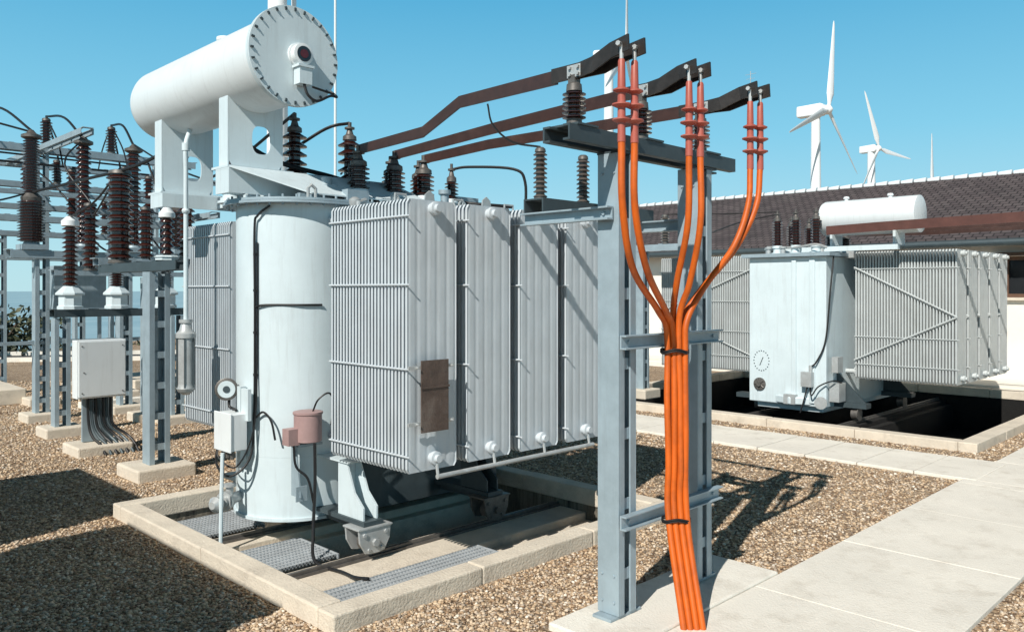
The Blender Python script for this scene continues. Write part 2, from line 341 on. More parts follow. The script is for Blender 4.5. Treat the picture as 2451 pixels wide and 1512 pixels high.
# bushes
def bush(c,rx,rz,n):
    rt=empty('bush',c,'dark green coastal shrub growing at the yard edge','bush','shrubs along the coast edge')
    g=G()
    for k in range(7):
        t=k*.9; g.tube([c,(c[0]+rx*.3*math.cos(t),c[1]+rx*.3*math.sin(t),c[2]+rz*.5),(c[0]+rx*.6*math.cos(t),c[1]+rx*.6*math.sin(t),c[2]+rz*.85)],.04,5)
    g.out('trunk',BARK,rt)
    g=G(); cl=[(random.gauss(0,.45)*rx,random.gauss(0,.45)*rx,random.uniform(.2,1)*rz) for _ in range(22)]
    for k in range(n):
        q=random.choice(cl); s=.28*rz; p=Vector(c)+Vector((q[0]+random.gauss(0,s),q[1]+random.gauss(0,s),max(.05,q[2]+random.gauss(0,s*.6))))
        a=Vector((random.gauss(0,1),random.gauss(0,1),random.gauss(0,1))).normalized(); b=a.orthogonal().normalized(); l=random.uniform(.07,.16)
        g.add([p-a*l,p+b*l*.5,p+a*l,p-b*l*.5],[(0,1,2,3)])
    g.out('foliage',LEAF,rt)
for c,rx,rz in [((6.6,29.5,-.3),1.2,1.5),((9.3,30.5,-.9),1.4,.8),((12.6,31,-.9),1.2,.9),((16,29,-.4),1.5,.8),((9.5,36,-3),2,1.6)]:
    bush(c,rx,rz,1500)
# wind turbines
Rv=Vector((1,-1,0)).normalized(); Fv=Vector((1,1,0)).normalized()
def turbine(x,y,zb,hz,k,th0,Lb=25,rt=1.75,pitch=35,ck=.8,ns=1.):
    r=empty('wind_turbine',(x,y,zb),'tall white three blade wind turbine beyond the yard','wind turbine','wind turbines beyond the substation')
    q=math.sqrt(1-k*k); a=Rv*q-Fv*k; s=Rv*k+Fv*q; T=Vector((x,y,hz))
    G().lathe((x,y,zb),(0,0,1),[(0,rt),(hz-zb-1.2*ns,rt*.68)],28).out('tower',TURB,r)
    H=T+a*3.6
    g=G(); up=Vector((0,0,1)); vs=[]
    for o,hw,hh in ((-5.2,1.0,1.1),(-4.8,1.5,1.5),(1.8,1.6,1.6),(2.6,1.2,1.25)):
        for aa,bb in((-1,-1),(1,-1),(1,1),(-1,1)): vs.append(T+a*o*(ns if o<0 else 1)+s*aa*hw*ns+up*(bb*hh*ns+.3))
    fs=[(3,2,1,0),(12,13,14,15)]+[(j*4+i,j*4+(i+1)%4,j*4+4+(i+1)%4,j*4+4+i) for j in range(3) for i in range(4)]
    g.add(vs,fs); g.out('nacelle',TURB,r,bevel=.25)
    G().lathe(H-a*1.0,a,[(0,1.3*ns),(1.0,1.35*ns),(1.7,1.0*ns),(2.2,.2)],20).out('rotor_hub',TURB,r)
    cp,sp=math.cos(math.radians(pitch)),math.sin(math.radians(pitch))
    for j in range(3):
        th=math.radians(th0+120*j); dv=up*math.cos(th)+s*math.sin(th); c0=dv.cross(a).normalized(); ch=c0*cp+a*sp; tk=a*cp-c0*sp; vs=[];g=G();n=10
        prof=[(.6,.6,.6),(2.0,.7,.6),(4.5,1.7,.45),(8,1.5,.36),(14,1.1,.26),(20,.75,.18),(24,.45,.11),(25,.15,.05)]
        for (l,c,t) in prof:
            for i in range(n):
                ang=2*math.pi*i/n; vs.append(H+dv*l*Lb/25+ch*ck*(c*math.cos(ang)+c*.25)+tk*ck*(t*math.sin(ang)))
        fs=[(m*n+i,m*n+(i+1)%n,(m+1)*n+(i+1)%n,(m+1)*n+i) for m in range(len(prof)-1) for i in range(n)]+[tuple(range(n)),tuple((len(prof)-1)*n+i for i in range(n))]
        g.add(vs,fs,True); g.out('blade',TURB,r)
turbine(220.4,100.7,0,51.8,.70,8,Lb=25.5,pitch=20); turbine(366.8,142.3,0,64.2,.82,-25,rt=2.3,Lb=26,pitch=20); turbine(130.5,102.8,-5,49.4,.30,2,rt=1.3,pitch=0,ck=.6,ns=.6)
turbine(457,150,0,57.5,.5,1,Lb=27,pitch=15,ck=1.3); turbine(55.9,101.1,-26,54,.6,60,rt=1.75)
g=G(); g.cyl((8.3,12.9,0),(8.3,12.9,4),.03,8); g.cyl((8.3,12.9,4),(8.3,12.9,9),.026,8,r2=.02); g.cb((8.3,12.9,.05),(.3,.3,.1))
g.out('lightning_mast',WHITE,label='slender pale lightning mast behind the transformer',category='mast')
# ------------------------------------------------------------------ columns / frames
def channel_col(g,x0,x1,y0,y1,z0,z1,th=.012,fl=.06,step=.42,off=.2):
    g.box(x0,x0+th,y0,y1,z0,z1).box(x1-th,x1,y0,y1,z0,z1)
    for ya,yb in((y0,y0+th),(y1-th,y1)):
        g.box(x0+th,x0+fl,ya,yb,z0,z1).box(x1-fl,x1-th,ya,yb,z0,z1)
    z=z0+off
    while z<z1-.1: g.box(x0+.03,x1-.03,y0+th+.001,y0+th+.008,z,z+.07).box(x0+.03,x1-.03,y1-th-.008,y1-th-.001,z,z+.07); z+=step
    return g
def bolt(g,p,ax,r=.012,l=.012):
    g.lathe(p,ax,[(0,r),(l,r)],6,False)
fr=empty('cable_support_frame',(4.35,3.04,.045),'grey steel two column frame carrying busbars and cables','steel frame')
for xc in (3.86,4.72):
    g=channel_col(G(),xc,xc+.175,2.967,3.126,.065,2.82); g.cb((xc+.087,3.046,.054),(.3,.14,.018))
    for z in(.14,.30,2.7): bolt(g,(xc,3.0,z),(-1,0,0),.009,.008); bolt(g,(xc,3.09,z),(-1,0,0),.009,.008)
    g.out('column',STEEL,fr,bevel=.003)
g=G()
for ya,yb in((2.95,2.962),(3.14,3.152)): g.box(3.40,5.18,ya,yb,2.835,2.925)
for ya,yb in((2.963,3.0),(3.10,3.139)): g.box(3.40,5.18,ya,yb,2.913,2.925).box(3.40,5.18,ya,yb,2.835,2.847)
for x in(3.55,4.2,4.88): g.box(x-.09,x+.09,2.94,3.16,2.926,2.938)
for x in(3.87,4.8): g.box(x,x+.15,2.963,3.139,2.821,2.834)
g.out('cross_beam',STEELD,fr)
for z in(1.65,.585):
    g=G(); g.box(3.85,4.94,2.94,2.952,z,z+.085).box(3.85,4.94,2.905,2.9395,z+.075,z+.085).box(3.85,4.94,2.905,2.9395,z,z+.01)
    bolt(g,(3.92,2.94,z+.045),(0,-1,0)); bolt(g,(4.86,2.94,z+.045),(0,-1,0)); g.box(3.88,4.02,2.953,2.966,z+.01,z+.07).box(4.74,4.88,2.953,2.966,z+.01,z+.07)
    g.out('cross_brace',STEEL,fr,bevel=.002)
for xa in (3.84,4.905):
    g=G(); g.box(xa,xa+.012,3.0,3.72,2.42,2.50).box(xa-.045,xa-.0005,3.0,3.72,2.49,2.50).box(xa-.045,xa-.0005,3.0,3.72,2.42,2.43); bolt(g,(xa,3.06,2.46),(-1,0,0)); g.out('bracket_arm',STEEL,fr)
g=G(); g.box(3.80,5.0,3.52,3.532,2.502,2.59).box(3.80,5.0,3.533,3.68,2.58,2.59).box(3.80,5.0,3.681,3.693,2.502,2.59); g.out('bracket_shelf',STEELD,fr)
def insulator(name,x,y,z0,h,rc,rs,n,label,cat,grp,mat=PORC,cap=.05,base=True,capm=METD):
    r=empty(name,(x,y,z0),label,cat,grp)
    b=.04 if base else .005
    G().lathe((x,y,z0),(0,0,1),[(0,rs*.9),(.012,rs*.9),(.014,rc*1.25),(b,rc*1.25)],18).out('metal_base',METD,r)
    G().lathe((x,y,z0),(0,0,1),sheds(b,h-cap,rc,rs,n),22).out('porcelain_body',mat,r,sharp=50)
    G().lathe((x,y,z0),(0,0,1),[(h-cap,rc*1.3),(h-.01,rc*1.2),(h,rc*.8)],16).out('metal_cap',capm,r)
    return r
for x in(3.554,4.2,4.88):
    insulator('post_insulator',x,3.05,2.938,.25,.036,.068,6,'brown ribbed post insulator on the steel cross beam','insulator','busbar post insulators')
for x in(3.87,4.30,4.75):
    insulator('surge_arrester',x,3.61,2.592,.335,.028,.046,10,'slim grey ribbed surge arrester on a steel shelf','surge arrester','surge arresters on the frame',mat=PORCG,cap=.03,base=False)
TX=[4.2,4.6,4.95]; BX=[3.554,4.2,4.88]; EX=[3.48,4.13,4.85]
for i in range(3):
    A=Vector((TX[i],6.15,3.25)); B=Vector((BX[i],3.05,3.245))
    def at(s,z): return (A.x+(B.x-A.x)*s,A.y+(B.y-A.y)*s,z)
    pts=[at(-.01,3.265),at(.40,3.215),at(.58,3.335),at(.95,3.255)] if i==0 else ([at(-.01,3.26),at(.5,3.265),at(.95,3.25)] if i==1 else [at(-.01,3.26),at(.3,3.285),at(.6,3.265),at(.95,3.25)])
    g=G().strip(pts,.085,.012)
    bb=g.out('busbar',BUS,label='long dark brown flat busbar between transformer and frame',category='busbar',group='busbars from the transformer')
    g=G(); e=EX[i]; sx_=(e-B.x)/.4
    P=[(B.x-.014,B.y+.16,3.25),(B.x-.014,B.y-.05,3.25),(B.x+sx_*.16-.01,B.y-.17,3.255),(e+.02,2.74,3.30),(e-.01,2.60,3.31)]
    g.strip(P,.085,.011); P2_=[(B.x+.012,B.y+.02,3.25),(B.x+.012,B.y-.1,3.25),(B.x+sx_*.16+.05,B.y-.2,3.25),(e+.10,2.71,3.29),(e+.08,2.56,3.30)]
    g.strip(P2_,.085,.011); g.out('busbar_end',BUSE,bb)
    g=G(); c=Vector((B.x-.021,B.y-.02,3.25)); g.box(c.x-.002,c.x+.001,c.y-.055,c.y+.055,3.215,3.285)
    for dy in(-.03,.03):
        for dz in(-.02,.02): bolt(g,(c.x-.0021,c.y+dy,c.z+dz),(-1,0,0),.011,.014)
    g.out('clamp_plate',METL,bb)
    g=G(); bolt(g,(e-.005,2.66,3.31),(-1,-.2,0),.014,.03); g.cut(); bolt(g,(e+.085,2.62,3.3),(-1,-.2,0),.014,.03); g.out('bolt',METL,bb)
    G().cb((B.x,3.05,3.205),(.05,.05,.05)).out('busbar_clamp',METD,bb)
g=G(); g.tube(cr([(3.72,3.95,3.24),(3.74,3.92,3.1),(3.80,3.8,2.98),(3.87,3.61,2.93)]),.007,6); g.out('earth_lead',RUB,label='thin black lead from busbar to surge arrester',category='cable',group='arrester leads')
# power cables
k=0; sl_=[(-.056,0),(-.019,0),(-.012,.036),(.019,0),(.056,0),(.028,.036)]
for i in range(3):
    for j in range(2):
        x0=EX[i]+.075*j; y0=2.655-.03*j; o,bk=sl_[k]; k+=1
        O=Rv*o+Fv*bk; B1=Vector((4.265,2.835,1.72))+O; B2=Vector((4.215,2.79,.62))+O; B3=Vector((4.10,2.60,.0))+O+Vector((0,0,-.01))
        S=Vector((x0,y0,2.80)); f=Vector((B1.x-x0,B1.y-y0,0)); jt=lambda s:Vector((random.uniform(-s,s),random.uniform(-s,s),0))
        if i==0: pts=[S,S+f*.02+Vector((0,0,-.35))+jt(.018),S+f*.28+Vector((0,0,-.68))+jt(.018),S+f*.78+Vector((0,0,-.92)),B1+Vector((0,0,.02)),B1*.65+B2*.35+jt(.006),B1*.3+B2*.7+jt(.006),B2,B3]
        elif i==1: pts=[S,S+f*.05+Vector((0,0,-.4))+jt(.018),S+f*.6+Vector((0,0,-.75))+jt(.012),B1+Vector((0,0,.1)),B1*.65+B2*.35+jt(.006),B1*.3+B2*.7+jt(.006),B2,B3]
        else: pts=[S,S+f*.05+Vector((0,0,-.25))+jt(.018),S+f*.28+Vector((0,0,-.52))+jt(.018),S+f*.72+Vector((0,0,-.78)),S+f*.97+Vector((0,0,-.98)),B1+Vector((0,0,-.08)),B1*.5+B2*.5+jt(.006),B2,B3]
        cab=G().tube(cr(pts,9),.0198,12).out('power_cable',ORG,label='thick orange power cable hanging from the busbar end',category='cable',group='orange power cables')
        G().lathe((x0,y0,2.79),(0,0,1),[(0,.022),(.10,.021),(.101,.021),(.115,.05),(.122,.05),(.13,.022),(.18,.021),(.195,.052),(.202,.052),(.21,.022),(.26,.021),(.272,.046),(.279,.046),(.29,.022),(.43,.019),(.44,.015)],18).out('termination',RED,cab)
        G().cyl((x0,y0,3.22),(x0,y0,3.31),.011,8).out('cable_lug',METL,cab)
for z,cx,cy in((1.62,4.268,2.848),(.60,4.217,2.803)):
    g=G(); R=[]
    for q in range(25):
        t=2*math.pi*q/24; R.append(Vector((cx,cy,z+.008*math.sin(3*t)))+Rv*.085*math.cos(t)+Fv*.05*math.sin(t))
    g.tube(R,.006,6); g.tube([v+Vector((0,0,.012)) for v in R],.006,6); g.out('cable_tie',RUB,label='black tie strapping the orange cable bundle',category='cable tie',group='ties around the cable bundle')
# ------------------------------------------------------------------ transformer 1
def radiator(par,x0,x1,yA,yB,z0,z1,n,tanky,mat,rods,diag=False):
    g=G(); nf=5; K=nf*8
    lv=[(0,.0,.1),(.03,1,.2),(.08,1,1),(z1-z0-.08,1,1),(z1-z0-.03,1,.2),(z1-z0,.0,.1)]
    for j in range(n):
        y=yA+(yB-yA)*(j+.5)/n; vs=[];fs=[]
        for (z,full,hs) in lv:
            ins=0 if full else .02
            for sd in(-1,1):
                for i in range(K+1):
                    u=i/K; x=x0+ins+(x1-x0-2*ins)*u; h=.0045+.0048*min(1,max(0,2.6*abs(math.sin(math.pi*nf*u))-.5))*hs
                    if i in(0,K): h=.0105
                    if i in(1,K-1): h=.0045
                    vs.append((x,y+sd*h,z0+z))
        W=K+1
        for l in range(len(lv)-1):
            a=l*2*W; b=a+2*W
            for i in range(K):
                fs.append((a+i,a+i+1,b+i+1,b+i)); fs.append((a+W+i+1,a+W+i,b+W+i,b+W+i+1))
            fs.append((a,b,b+W,a+W)); fs.append((a+K,a+W+K,b+W+K,b+K))
        for l,fl in((0,0),(len(lv)-1,1)):
            a=l*2*W
            for i in range(K): fs.append((a+i,a+W+i,a+W+i+1,a+i+1) if not fl else (a+i,a+i+1,a+W+i+1,a+W+i))
        g.add(vs,fs,True)
    R=g.out('radiator',mat,par,sharp=16)
    xm=(x0+x1)/2; sg=-1 if yA<yB else 1
    for z in(z0+.09,z1-.06):
        g=G(); g.cyl((xm,yA+sg*.02,z),(xm,tanky,z),.04,14); g.lathe((xm,yA+sg*.012,z),(0,sg,0),[(0,.05),(.03,.05),(.035,.03),(.06,.028)],16); g.lathe((xm,yB-sg*.05,z),(0,-sg,0),[(0,.075),(.03,.075)],16)
        g.out('header_pipe',mat,R)
    for z in rods:
        g=G(); g.tube([(x0-.012,yA,z),(x0-.012,yB,z)],.007,6)
        for x in(x0-.012,): g.tube([(x,yA+sg*.03,z),(x,yA,z)],.006,6)
        for j in range(n):
            y=yA+(yB-yA)*(j+.5)/n; g.cb((x0-.006,y,z),(.012,.016,.016))
        g.out('tie_rod',mat,R)
    if diag:
        m=(z0+z1)/2
        G().tube([(x0-.02,yA,m),(x0-.02,yB,z1-.25)],.014,6).out('tie_rod',mat,R); G().tube([(x0-.02,yA,m),(x0-.02,yB,z0+.3)],.014,6).out('tie_rod',mat,R)
    return R
TZ0,TZ1=.10,2.72; YC=6.47; TR=.53; XC=3.785
tr=empty('power_transformer',(4.7,YC,-.07),'large pale grey oil transformer with finned radiators','transformer','oil filled power transformers')
g=G(); stadium(g,XC,5.5,YC,TR,.62,TZ1,28); stadium(g,XC,XC+.02,YC,TR,TZ0,.619,28); stadium(g,XC,XC+.02,YC,TR+.02,TZ0-.005,TZ0+.02,28)
tank=g.out('tank',PAINT,tr)
g=G(); stadium(g,4.5,5.6,YC,.45,.05,.618,20); g.out('tank_shade_block',STEELD,tr)  # dark block added below the tank to stop light and keep it black
CR=TR+.11
g=G(); stadium(g,XC,5.5,YC,CR,TZ1+.001,TZ1+.02,28); stadium(g,XC,5.5,YC,CR-.015,TZ1+.024,TZ1+.045,28)
for i in range(18):
    t=math.pi/2+math.pi*i/17; g.cyl((XC+(CR-.04)*math.cos(t),YC+(CR-.04)*math.sin(t),TZ1-.02),(XC+(CR-.04)*math.cos(t),YC+(CR-.04)*math.sin(t),TZ1+.07),.010,6)
for i in range(16): g.cyl((3.95+i*.1,YC-CR+.04,TZ1-.02),(3.95+i*.1,YC-CR+.04,TZ1+.07),.010,6)
g.out('tank_cover',STEEL,tr)
R0=radiator(tr,3.56,4.02,4.6,5.6,.695,2.655,24,YC-TR+.02,RADP,[.82,1.44,2.04,2.53])
for i in(1,2,3): clone(R0,(.57*i,0,0),tr)
R1=radiator(tr,3.56,4.02,8.34,7.33,.665,2.655,24,YC+TR-.02,RADP,[.82,1.44,2.04,2.53])
for i in(1,2,3): clone(R1,(.57*i,0,0),tr)
g=G(); g.tube([(3.78,4.545,.655),(5.55,4.545,.655)],.018,10)
for i in range(4): g.tube([(3.79+.57*i,4.545,.655),(3.79+.57*i,4.57,.78)],.012,6)
g.out('drain_pipe',METL,tr)
g=G(); g.box(3.636,3.889,4.545,4.553,.985,1.5); g.box(3.63,3.895,4.538,4.5445,1.30,1.315); pl=g.out('rating_plate',RUST,tr,label='rusted brown metal plate')
for z in(1.04,1.44): G().box(3.53,3.95,4.554,4.566,z,z+.025).cyl((3.60,4.56,z+.012),(3.60,4.53,z+.012),.008,6).cyl((3.92,4.56,z+.012),(3.92,4.53,z+.012),.008,6).out('plate_bracket',METL,pl)
for i in range(4):
    x=3.79+.57*i; g=G(); g.prism([(x-.05,4.64,2.63),(x+.05,4.64,2.63),(x+.04,4.64,2.70),(x,4.64,2.73),(x-.04,4.64,2.70)],(0,.012,0)).cut()
    g.tube([(x-.12,4.9,2.64),(x-.12,4.9,2.72),(x-.02,4.9,2.72),(x-.02,4.9,2.64)],.01,6); g.out('lifting_lug',METL,tr)
    g=G(); g.tube([(x,5.55,2.60),(x,5.55,2.71),(x+.1,5.6,2.74)],.022,8); g.lathe((x,5.6,2.66),(0,0,1),[(0,.03),(.05,.05),(.08,.05),(.1,.02)],12); g.out('butterfly_valve',METL,tr)
for x,M_ in((3.74,PAINT),(5.06,STEELD)):
    g=G().box(x-.09,x+.09,5.27,7.7,.165,.200); g.box(x-.015,x+.015,5.5,7.6,.10,.164); g.out('underframe',STEELD,tr)
    g=G()
    for dx in(-.07,.055): g.prism([(x+dx,5.31,.201),(x+dx,5.66,.201),(x+dx,5.66,.62),(x+dx,5.54,.62),(x+dx,5.43,.40),(x+dx,5.31,.30)],(.015,0,0))
    g.box(x-.085,x+.085,5.50,6.0,.621,.635).box(x-.054,x+.054,5.60,5.615,.21,.62)
    g.out('foot_gusset',M_,tr)
    for y in(5.35,6.52):
        g=G()
        for dy in(-.10,.08): g.prism([(x-.15,y+dy,.148),(x+.15,y+dy,.148),(x+.14,y+dy,.05),(x+.09,y+dy,-.035),(x+.04,y+dy,-.045),(x-.04,y+dy,-.045),(x-.09,y+dy,-.035),(x-.14,y+dy,.05)],(0,.02,0))
        g.box(x-.16,x+.16,y-.11,y+.11,.149,.164); bolt(g,(x,y-.10,.04),(0,-1,0),.032,.025)
        for dx in(-.1,.1): bolt(g,(x+dx,y-.10,.11),(0,-1,0),.018,.014)
        bolt(g,(x-.06,y-.1,-.01),(0,-1,0),.014,.012); bolt(g,(x+.06,y-.1,-.01),(0,-1,0),.014,.012)
        wb=g.out('wheel_bracket',METL if M_==PAINT else METD,tr,bevel=.003)
        G().lathe((x,y-.05,.025),(0,1,0),[(0,.088),(.012,.088),(.014,.07),(.10,.07)],20).out('wheel',METD,wb) 
# conservator
CX,CZ=3.36,3.86
cb=G().lathe((CX,5.85,CZ),(0,1,0),[(0,.35),(2.45,.35),(2.53,.33),(2.60,.26),(2.635,.15),(2.65,.02)],56).out('conservator_tank',WHITE,tr)
g=G().lathe((CX,5.80,CZ),(0,1,0),[(0,.395),(.02,.395)],64).lathe((CX,5.823,CZ),(0,1,0),[(0,.395),(.026,.395)],64); ef=g.out('end_flange',PAINT,cb)
g=G()
for i in range(28):
    t=2*math.pi*i/28; p=Vector((CX+.37*math.cos(t),5.80,CZ+.37*math.sin(t))); rr=Vector((math.cos(t),0,math.sin(t))); tt=Vector((-math.sin(t),0,math.cos(t)))
    q=[p-rr*.013-tt*.007,p-rr*.013+tt*.007,p+rr*.013+tt*.007,p+rr*.013-tt*.007]; g.prism(q,(0,-.012,0)); g.cyl(p,p+Vector((0,-.02,0)),.006,6)
    g.cut()
g.out('flange_bolt',STEELD,ef)
gx,gzz=CX+.035,CZ+.01
gg=G().lathe((gx,5.80,gzz),(0,-1,0),[(0,.10),(.02,.10),(.022,.085),(.075,.085),(.08,.062)],28).out('oil_gauge',WHITE,cb)
G().lathe((gx,5.719,gzz),(0,-1,0),[(0,.062),(.004,.060)],24).out('gauge_glass',GLAS,gg)
G().lathe((gx,5.714,gzz),(0,-1,0),[(0,.035),(.003,.034)],20).out('gauge_dial',DIAL,gg)
g=G().box(gx-.05,gx+.06,5.70,5.79,gzz-.24,gzz-.11); g.box(gx-.065,gx+.075,5.69,5.795,gzz-.109,gzz-.09); g.out('gauge_housing',PAINT,gg)
g=G().tube(cr([(gx+.0,5.72,gzz-.24),(gx+.01,5.68,gzz-.33),(gx+.08,5.66,gzz-.37),(gx+.2,5.66,gzz-.31),(gx+.28,5.69,gzz-.30),(gx+.26,5.75,gzz-.25)]),.011,8); g.tube([(gx+.26,5.70,gzz-.28),(gx+.05,5.68,gzz-.26)],.009,6); g.out('drain_hose',RUB,gg)
g=G().lathe((CX,7.0,CZ+.34),(0,0,1),[(0,.05),(.04,.05),(.041,.08),(.065,.08),(.075,.05)],20); g.out('filler_cap',WHITE,cb)
for yy,zb in((6.44,3.03),(7.80,2.93)):
    m=32; outer=[];inner=[]
    zt=CZ-.12
    zc=zb+.25
    for i in range(m):
        t=2*math.pi*(i+.5)/m; c,s_=math.cos(t),math.sin(t)
        inner.append((CX+.05+.085*abs(c)**.7*(1 if c>0 else -1),yy,zc+.12*abs(s_)**.7*(1 if s_>0 else -1)))
        k_=max(abs(c)/.24,abs(s_)/(.25 if s_<0 else (zt-zc))); k_=1/k_
        outer.append((CX+.0+c*k_,yy,zc+s_*k_))
    g=G().holed(outer,inner,(0,.012,0)); g.box(CX-.252,CX-.2405,yy-.0,yy+.16,zb,zt).box(CX+.2405,CX+.252,yy-.0,yy+.16,zb,zt)
    g.out('saddle_support',PAINT,cb)
    G().box(CX-.30,CX+.30,yy-.1,yy+.2,zb-.02,zb-.001).out('saddle_foot',PAINT,cb)
g=G(); g.box(3.06,4.55,6.32,6.335,2.80,3.008).box(3.06,4.55,6.336,6.56,2.995,3.008).box(3.06,3.075,6.336,6.56,2.80,2.994)
g.box(3.06,3.9,7.66,7.675,2.78,2.908).box(3.06,3.9,7.676,7.94,2.895,2.908).box(3.06,3.075,7.676,7.94,2.78,2.894)
g.box(3.6,3.7,6.57,7.655,2.80,2.90).box(4.2,4.45,6.34,6.6,2.766,2.992)
g.prism([(3.06,6.318,3.007),(4.7,6.318,3.007),(4.9,5.95,2.80),(3.6,5.95,2.80)],(0,0,.012))
g.out('support_beam',PAINT,tr)
g=G(); bx,by=3.22,7.52
g.tube(cr([(CX-.06,7.6,CZ-.33),(bx,by,CZ-.5),(bx,by,CZ-.7)],4),.022,10); g.cyl((bx,by,CZ-.7),(bx,by,1.72),.021,12); g.lathe((bx,by,3.30),(0,0,1),[(0,.036),(.07,.036)],14); g.lathe((bx,by,2.72),(0,0,1),[(0,.03),(.02,.038),(.04,.03)],14)
bp=g.out('breather_pipe',PAINT,cb)
G().lathe((bx,by,1.03),(0,0,1),[(0,.03),(.03,.07),(.06,.085),(.1,.075),(.11,.075),(.52,.075),(.53,.09),(.57,.09),(.60,.06),(.66,.045),(.67,.06),(.70,.06)],20).out('silica_breather',METL,bp)
for i in range(6):
    t=i*math.pi/3; G().cyl((bx+.082*math.cos(t),by+.082*math.sin(t),1.1),(bx+.082*math.cos(t),by+.082*math.sin(t),1.58),.006,6).out('breather_rod',STEELD,bp)
def bushing(par,x,y,z0,h,rc,rs,n,mat=PORC):
    b=G().lathe((x,y,z0),(0,0,1),sheds(.14,h-.08,rc,rs,n),22).out('bushing',mat,par,sharp=50)
    G().lathe((x,y,z0),(0,0,1),[(0,rs*1.15),(.02,rs*1.15),(.022,rs*.8),(.08,rs*.75),(.10,rs*1.0),(.139,rs*.9)],18).out('bushing_flange',PAINT,b)
    G().lathe((x,y,z0),(0,0,1),[(h-.079,rc*1.25),(h-.04,rc*1.2),(h-.02,rc*.7),(h+.03,rc*.45),(h+.032,rc*.9),(h+.05,rc*.9),(h+.052,rc*.35),(h+.10,rc*.35)],14).out('bushing_cap',METD,b)
    return b
CZT=TZ1+.046
for x in(3.36,3.97,4.58): bushing(tr,x,6.86,CZT,.80,.055,.115,7)
for x in TX: bushing(tr,x,6.15,CZT,.43,.062,.10,5)
for x in(4.28,4.68,5.02): bushing(tr,x,6.32,CZT,.41,.055,.085,5)
bushing(tr,5.3,6.15,CZT,.39,.04,.07,5)
g=G(); g.tube(cr([(5.3,6.15,3.2),(5.4,6.0,3.22),(5.62,5.6,3.18),(5.68,5.5,3.05),(5.68,5.5,2.7)],6),.014,8).cut()
g.tube(cr([(CX+.05,6.7,CZ-.35),(CX+.08,6.75,3.3),(CX+.4,6.7,3.15),(4.3,6.6,3.05),(4.9,6.6,2.9),(5.2,6.6,2.77)],6),.022,8).cut()
g.tube([(3.9,6.0,2.79),(5.9,6.0,2.79)],.012,6).cut()
g.tube(cr([(5.3,6.3,2.9),(5.5,6.0,2.86),(5.8,5.8,2.84)],5),.018,8).cut()
g.tube(cr([(4.2,6.3,3.2),(4.4,6.6,3.28),(4.6,6.8,3.3),(4.7,7.2,3.2)],5),.010,6)
g.out('cover_pipe',RUB,tr)
g=G(); g.lathe((3.9,6.2,CZT),(0,0,1),[(0,.08),(.1,.08),(.11,.1),(.15,.1),(.16,.05),(.22,.05)],16).cut(); g.cb((4.05,6.0,2.82),(.22,.14,.1)).cut(); g.cb((5.55,6.3,2.856),(.3,.22,.18)).cut(); g.lathe((4.8,6.45,CZT),(0,0,1),[(0,.1),(.12,.1),(.13,.13),(.16,.13)],16).cut()
g.cb((3.62,6.02,2.787),(.2,.05,.04)).cut(); g.lathe((5.1,6.02,CZT),(0,0,1),[(0,.04),(.15,.04),(.16,.06),(.2,.06)],12)
g.out('cover_fitting',STEEL,tr)
for x in(3.55,4.4,5.2): G().tube([(x,5.92,2.75),(x,5.92,2.84),(x+.03,5.92,2.87),(x+.07,5.92,2.84),(x+.07,5.92,2.75)],.014,8).out('lifting_eye',METL,tr)
def onTank(ang,z,r=TR+.012):
    t=math.radians(180+ang); return (XC+r*math.cos(t),YC+r*math.sin(t),z)
o=TR-.6
g=G(); g.tube(cr([onTank(35,2.70,.62+o),onTank(24,2.62,.63+o),onTank(20,2.5,.625+o),onTank(20,1.8,.62+o),onTank(20,.95,.63+o),onTank(20,.62,.68+o),onTank(10,.48,.78+o),onTank(-5,.55,.8+o),onTank(-8,.72,.78+o)],6),.010,8).cut()
g.tube(cr([onTank(22,2.4,.615+o),onTank(22,1.4,.615+o),onTank(22,.85,.66+o),onTank(14,.56,.76+o),onTank(-2,.62,.8+o),onTank(-6,.72,.78+o)],6),.007,6).cut()
g.tube(cr([onTank(20,1.86,.62+o),onTank(30,1.88,.615+o),onTank(60,1.88,.615+o),onTank(80,1.88,.615+o)],6),.009,8).cut()
g.tube(cr([onTank(22,.95,.63+o),onTank(30,1.0,.64+o),onTank(38,.93,.66+o),onTank(42,.78,.68+o)],6),.009,6)
g.out('cable_conduit',RUB,tr)
for z in(2.3,2.0,1.65,1.3): G().cb(onTank(20,z,.612+o),(.02,.05,.02)).out('conduit_clip',RUB,tr)
g=G(); c=(3.13,6.42,.84); g.cb(c,(.14,.28,.30)); g.cb((3.055,6.42,.84),(.012,.30,.32)); bx1=g.out('terminal_box',WHITE,tr,bevel=.006)
for y in(6.34,6.42,6.5): G().cyl((3.10,y,.69),(3.10,y,.62),.018,8).out('cable_gland',METD,bx1)
g=G(); g.cb((3.22,6.42,.9),(.05,.06,.6)); g.cb((3.20,6.30,1.06),(.03,.12,.26)); g.out('box_bracket',PAINT,tr)
g=G(); g.lathe((3.17,6.58,1.17),(-.6,-1,0),[(-.06,.06),(0,.09),(.05,.095),(.055,.085)],24); ga=g.out('thermometer',METD,tr)
v_=Vector((-.6,-1,0)).normalized(); p_=Vector((3.17,6.58,1.17))+v_*.0555
G().lathe(p_,v_,[(0,.072),(.003,.071)],24).out('thermometer_face',PAINT,ga)
G().lathe(p_+v_*.003,v_,[(0,.03),(.006,.028)],12).out('pointer_hub',STEELD,ga)
G().tube(cr([(3.2,6.6,1.1),(3.16,6.52,1.03),(3.2,6.48,1.0),(3.14,6.40,1.02)],6),.012,8).out('thermometer_tube',RUB,ga)
